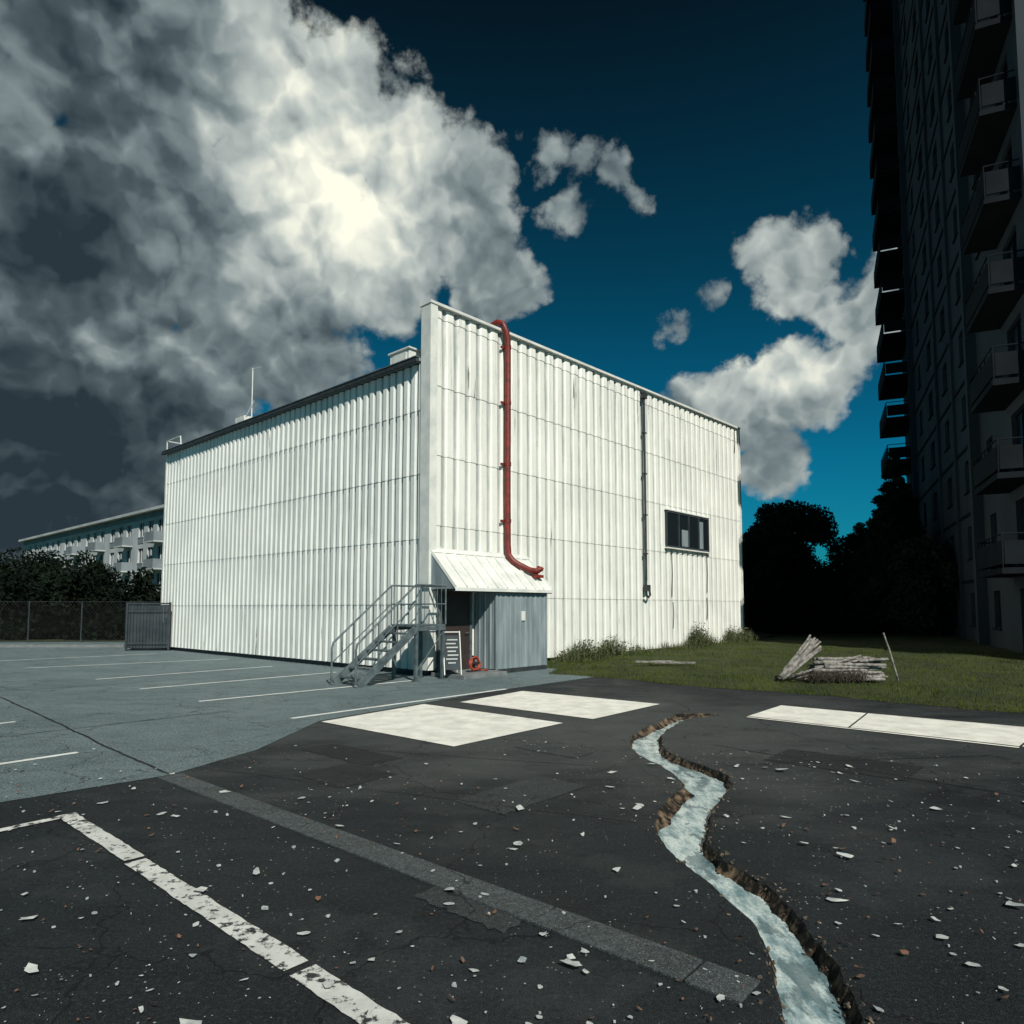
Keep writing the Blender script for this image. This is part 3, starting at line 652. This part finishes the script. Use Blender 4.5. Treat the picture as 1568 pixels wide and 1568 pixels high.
# ------------------------------------------------------------------ trees
def foliage(name,clumps,nper,size,mat,parent,flat=1.):
    A=[]
    for (c,r_) in clumps:
        k=int(nper*r_*r_); p=rng.normal(0,1,(k,3)); p/=np.linalg.norm(p,axis=1)[:,None]; p*=(rng.random(k)**.45)[:,None]*r_; p[:,2]*=flat; A.append(p+np.array(c))
    P=np.concatenate(A); n_=len(P)
    a=rng.normal(0,1,(n_,3)); a/=np.linalg.norm(a,axis=1)[:,None]; b2=np.cross(a,rng.normal(0,1,(n_,3))); b2/=np.linalg.norm(b2,axis=1)[:,None]
    s_=(size*rng.uniform(.6,1.4,n_))[:,None]
    V=np.stack([P-a*s_,P+b2*s_*.5,P+a*s_,P-b2*s_*.5],1).reshape(-1,3)
    me=bpy.data.meshes.new(name); me.vertices.add(len(V)); me.vertices.foreach_set('co',V.ravel())
    me.loops.add(len(V)); me.loops.foreach_set('vertex_index',np.arange(len(V),dtype=np.int32))
    me.polygons.add(n_); me.polygons.foreach_set('loop_start',np.arange(0,len(V),4,dtype=np.int32)); 
    me.update(calc_edges=True); me.materials.append(mat)
    o=bpy.data.objects.new(name,me); C.objects.link(o); 
    if parent: o.parent=parent
    return o
def tree(name,loc,H,R,kind='round'):
    e=empty(name,(loc[0],loc[1],0)); mb=MB()
    mb.tube([(0,0,0),(.1,.05,H*.25),(-.05,.1,H*.55),(0,0,H*.9)],[H*.028,H*.022,H*.014,H*.004],9)
    cl=[]
    if kind=='round':
        for k in range(40):
            a=rng.uniform(0,6.28); zz=rng.uniform(.16,.90); rr=R*math.sqrt(max(.05,1-((zz-.45)/.55)**2))*rng.uniform(.2,.85)
            c=(math.cos(a)*rr,math.sin(a)*rr,H*zz); cl.append((c,R*rng.uniform(.2,.38)))
            mb.tube([(0,0,H*max(.12,zz-.25)),(c[0]*.5,c[1]*.5,H*(zz-.08)),c],[H*.01,H*.007,H*.002],5)
        for k in range(24):
            a=rng.uniform(0,6.28); zz=rng.uniform(.35,.95); rr=R*math.sqrt(max(.02,1-((zz-.45)/.56)**2))*rng.uniform(.8,1.0); cl.append(((math.cos(a)*rr,math.sin(a)*rr,H*zz),R*rng.uniform(.12,.2)))
    else:
        for k in range(60):
            zz=.08+.9*k/60; a=k*2.4; rr=R*(1-zz)**.8*rng.uniform(.55,1); c=(math.cos(a)*rr,math.sin(a)*rr,H*zz)
            cl.append((c,R*.24*(1.15-zz))); cl.append(((c[0]*.5,c[1]*.5,H*zz+.1),R*.26*(1.15-zz)))
            mb.tube([(0,0,H*zz+.2),c],[H*.006,H*.002],5)
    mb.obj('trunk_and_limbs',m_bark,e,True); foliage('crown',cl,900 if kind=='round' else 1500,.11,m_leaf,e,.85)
tree('broadleaf_tree',(17.4,42),8.4,3.3); tree('broadleaf_tree',(14.6,39),6.4,2.4); tree('broadleaf_tree',(23.5,44),7.4,3.2)
tree('conifer_tree',(20.0,36.5),7.4,3.2,'con'); tree('conifer_tree',(21.8,38.5),10.8,3.2,'con'); tree('broadleaf_tree',(20.8,33.5),5.2,2.4)
cl=[((x,rng.uniform(44,50),rng.uniform(.5,4.2)),rng.uniform(.9,1.7)) for x in np.arange(8,40,.35)]+[((rng.uniform(11.5,24),rng.uniform(35,40),rng.uniform(.3,2.2)),rng.uniform(.6,1.1)) for _ in range(46)]
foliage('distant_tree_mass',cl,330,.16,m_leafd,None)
cl=[]
for x in np.arange(-80,-12,.36):
    y=35.5+rng.uniform(-1,3); top=3.5+.6*math.sin(x*.35)+.45*math.sin(x*1.1+1)+rng.uniform(-.4,.5)
    for k in range(5): cl.append(((x+rng.uniform(-.3,.3),y+rng.uniform(-.5,.5),top*(k+rng.uniform(.2,1))/5),rng.uniform(.5,.95)))
for x in np.arange(-90,-30,1.1):
    for k in range(2): cl.append(((x,rng.uniform(48,54),rng.uniform(1,5.)),rng.uniform(1,1.6)))
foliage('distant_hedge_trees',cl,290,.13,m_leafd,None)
# ------------------------------------------------------------------ facades with openings
def facade(L,zs,openings,y=0,rec=.15,xa=0):
    wall=MB(); gl=MB(); xs=sorted({xa,L}|{a for o in openings for a in(o[0],o[1])}); zz=sorted(set(zs)|{a for o in openings for a in(o[2],o[3])})
    def inside(xm,zm): return any(o[0]<xm<o[1] and o[2]<zm<o[3] for o in openings)
    for i in range(len(xs)-1):
        for j in range(len(zz)-1):
            if not inside((xs[i]+xs[i+1])/2,(zz[j]+zz[j+1])/2): wall.quad((xs[i],y,zz[j]),(xs[i+1],y,zz[j]),(xs[i+1],y,zz[j+1]),(xs[i],y,zz[j+1]))
    r_=y-rec
    for a,b2,c,d in openings:
        wall.quad((a,y,c),(a,r_,c),(a,r_,d),(a,y,d)); wall.quad((b2,y,c),(b2,r_,c),(b2,r_,d),(b2,y,d)); wall.quad((a,y,c),(b2,y,c),(b2,r_,c),(a,r_,c)); wall.quad((a,y,d),(b2,y,d),(b2,r_,d),(a,r_,d))
        gl.quad((a,r_,c),(b2,r_,c),(b2,r_,d),(a,r_,d))
    return wall,gl
tw=empty('apartment_tower',(15.4,20,0),math.atan2(.911,.411)); FL=2.8; NF=21; TL=31; TH=NF*FL+1.2; TA=-.9
WN=((.2,1.9,.15,2.3),(4.6,5.6,.95,2.3),(8.6,9.9,.95,2.3),(13.2,14.4,.95,2.3),(17.8,19.2,.95,2.3),(22,23,.95,2.3),(26.8,28.6,.15,2.3))
ops=[]
for f_ in range(NF):
    for a,b2,lo,hi in WN: ops.append((a,b2,round(f_*FL+lo,3),round(f_*FL+hi,3)))
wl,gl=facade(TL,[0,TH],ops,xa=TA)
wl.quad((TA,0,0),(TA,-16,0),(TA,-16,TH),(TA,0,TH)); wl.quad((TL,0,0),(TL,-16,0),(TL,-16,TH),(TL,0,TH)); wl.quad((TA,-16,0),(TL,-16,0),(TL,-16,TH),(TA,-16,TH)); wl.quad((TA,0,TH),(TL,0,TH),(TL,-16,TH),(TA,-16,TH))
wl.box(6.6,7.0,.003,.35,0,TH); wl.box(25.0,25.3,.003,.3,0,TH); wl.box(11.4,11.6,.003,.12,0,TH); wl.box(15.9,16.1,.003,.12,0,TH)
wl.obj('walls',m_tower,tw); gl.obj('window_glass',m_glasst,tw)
mb=MB(); fr=MB()
for f_ in range(NF):
    z_=f_*FL
    if f_>0: mb.box(7.0,25.0,.003,.05,z_-.06,z_+.06)
    for a,b2,pr in((-.6,2.7,.95),(25.5,30.9,1.6)):
        if f_==0: continue
        mb.box(a,b2,.003,pr,z_-.12,z_+.06); mb.box(a,b2,pr-.06,pr,z_+.16,z_+.85); mb.box(a,a+.05,.003,pr-.08,z_+.16,z_+.85); mb.box(b2-.05,b2,.003,pr-.08,z_+.16,z_+.85)
        fr.tube([(a,.02,z_+1.05),(a,pr-.03,z_+1.05),(b2,pr-.03,z_+1.05),(b2,.02,z_+1.05)],.025,6)
        for k in range(7): xx=a+(b2-a)*k/6; fr.tube([(xx,pr-.03,z_+.06),(xx,pr-.03,z_+1.05)],.02,5)
    for a,b2,lo,hi in WN:
        xm=(a+b2)/2; fr.box(xm-.03,xm+.03,-.14,-.09,z_+lo,z_+hi); fr.box(a,b2,-.14,-.09,z_+hi-.06,z_+hi); fr.box(a-.05,b2+.05,.003,.07,z_+lo-.06,z_+lo-.005)
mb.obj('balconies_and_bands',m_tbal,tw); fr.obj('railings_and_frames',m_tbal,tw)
ap=empty('apartment_block',(-33,68,0),math.atan2(.667,-.745)); AL=58; AH=11.9
ops=[]; x=1.0; k=0
cols=[]
while x<AL-3:
    cols.append((x,x+1.5)); x+=2.6 if k%3 else 3.6; k+=1
for f_ in range(4):
    for a,b2 in cols: ops.append((round(a,3),round(b2,3),round(.9+f_*2.85,3),round(2.45+f_*2.85,3)))
wl,gl=facade(AL,[0,AH],ops,rec=.2)
wl.quad((0,0,0),(0,-12,0),(0,-12,AH),(0,0,AH)); wl.quad((AL,0,0),(AL,-12,0),(AL,-12,AH),(AL,0,AH)); wl.quad((0,-12,0),(AL,-12,0),(AL,-12,AH),(0,-12,AH))
wl.box(-.6,AL+.6,-12.6,.7,AH+.003,AH+.3)
wl.obj('walls_and_roof_slab',m_apt,ap); gl.obj('window_glass',m_glass,ap)
mb=MB(); fr=MB()
for i_,(a,b2) in enumerate(cols):
    for f_ in range(4):
        z_=.9+f_*2.85
        fr.box((a+b2)/2-.05,(a+b2)/2+.05,-.18,-.1,z_,z_+1.55); fr.box(a-.06,b2+.06,.003,.08,z_-.1,z_-.01)
        if i_%3==1:
            fr.box(a-.5,b2+.5,.003,1.1,z_-1.0,z_-.85); mb.box(a-.5,b2+.5,1.04,1.1,z_-.84,z_+.1); mb.box(a-.5,a-.44,.003,1.03,z_-.84,z_+.1)
        else: mb.box(a,b2,.003,.04,z_-.75,z_-.12)
mb.box(-.3,AL+.3,.003,.12,AH-.55,AH-.05)
mb.obj('grey_panels_and_balconies',m_aptg,ap); fr.obj('window_frames',m_apt,ap)
mb=MB()
for x in(4,14,24,36,48): mb.box(x,x+1.6,-6,-4.5,AH+.3,AH+1.1)
mb.obj('roof_chimneys',m_aptg,ap)
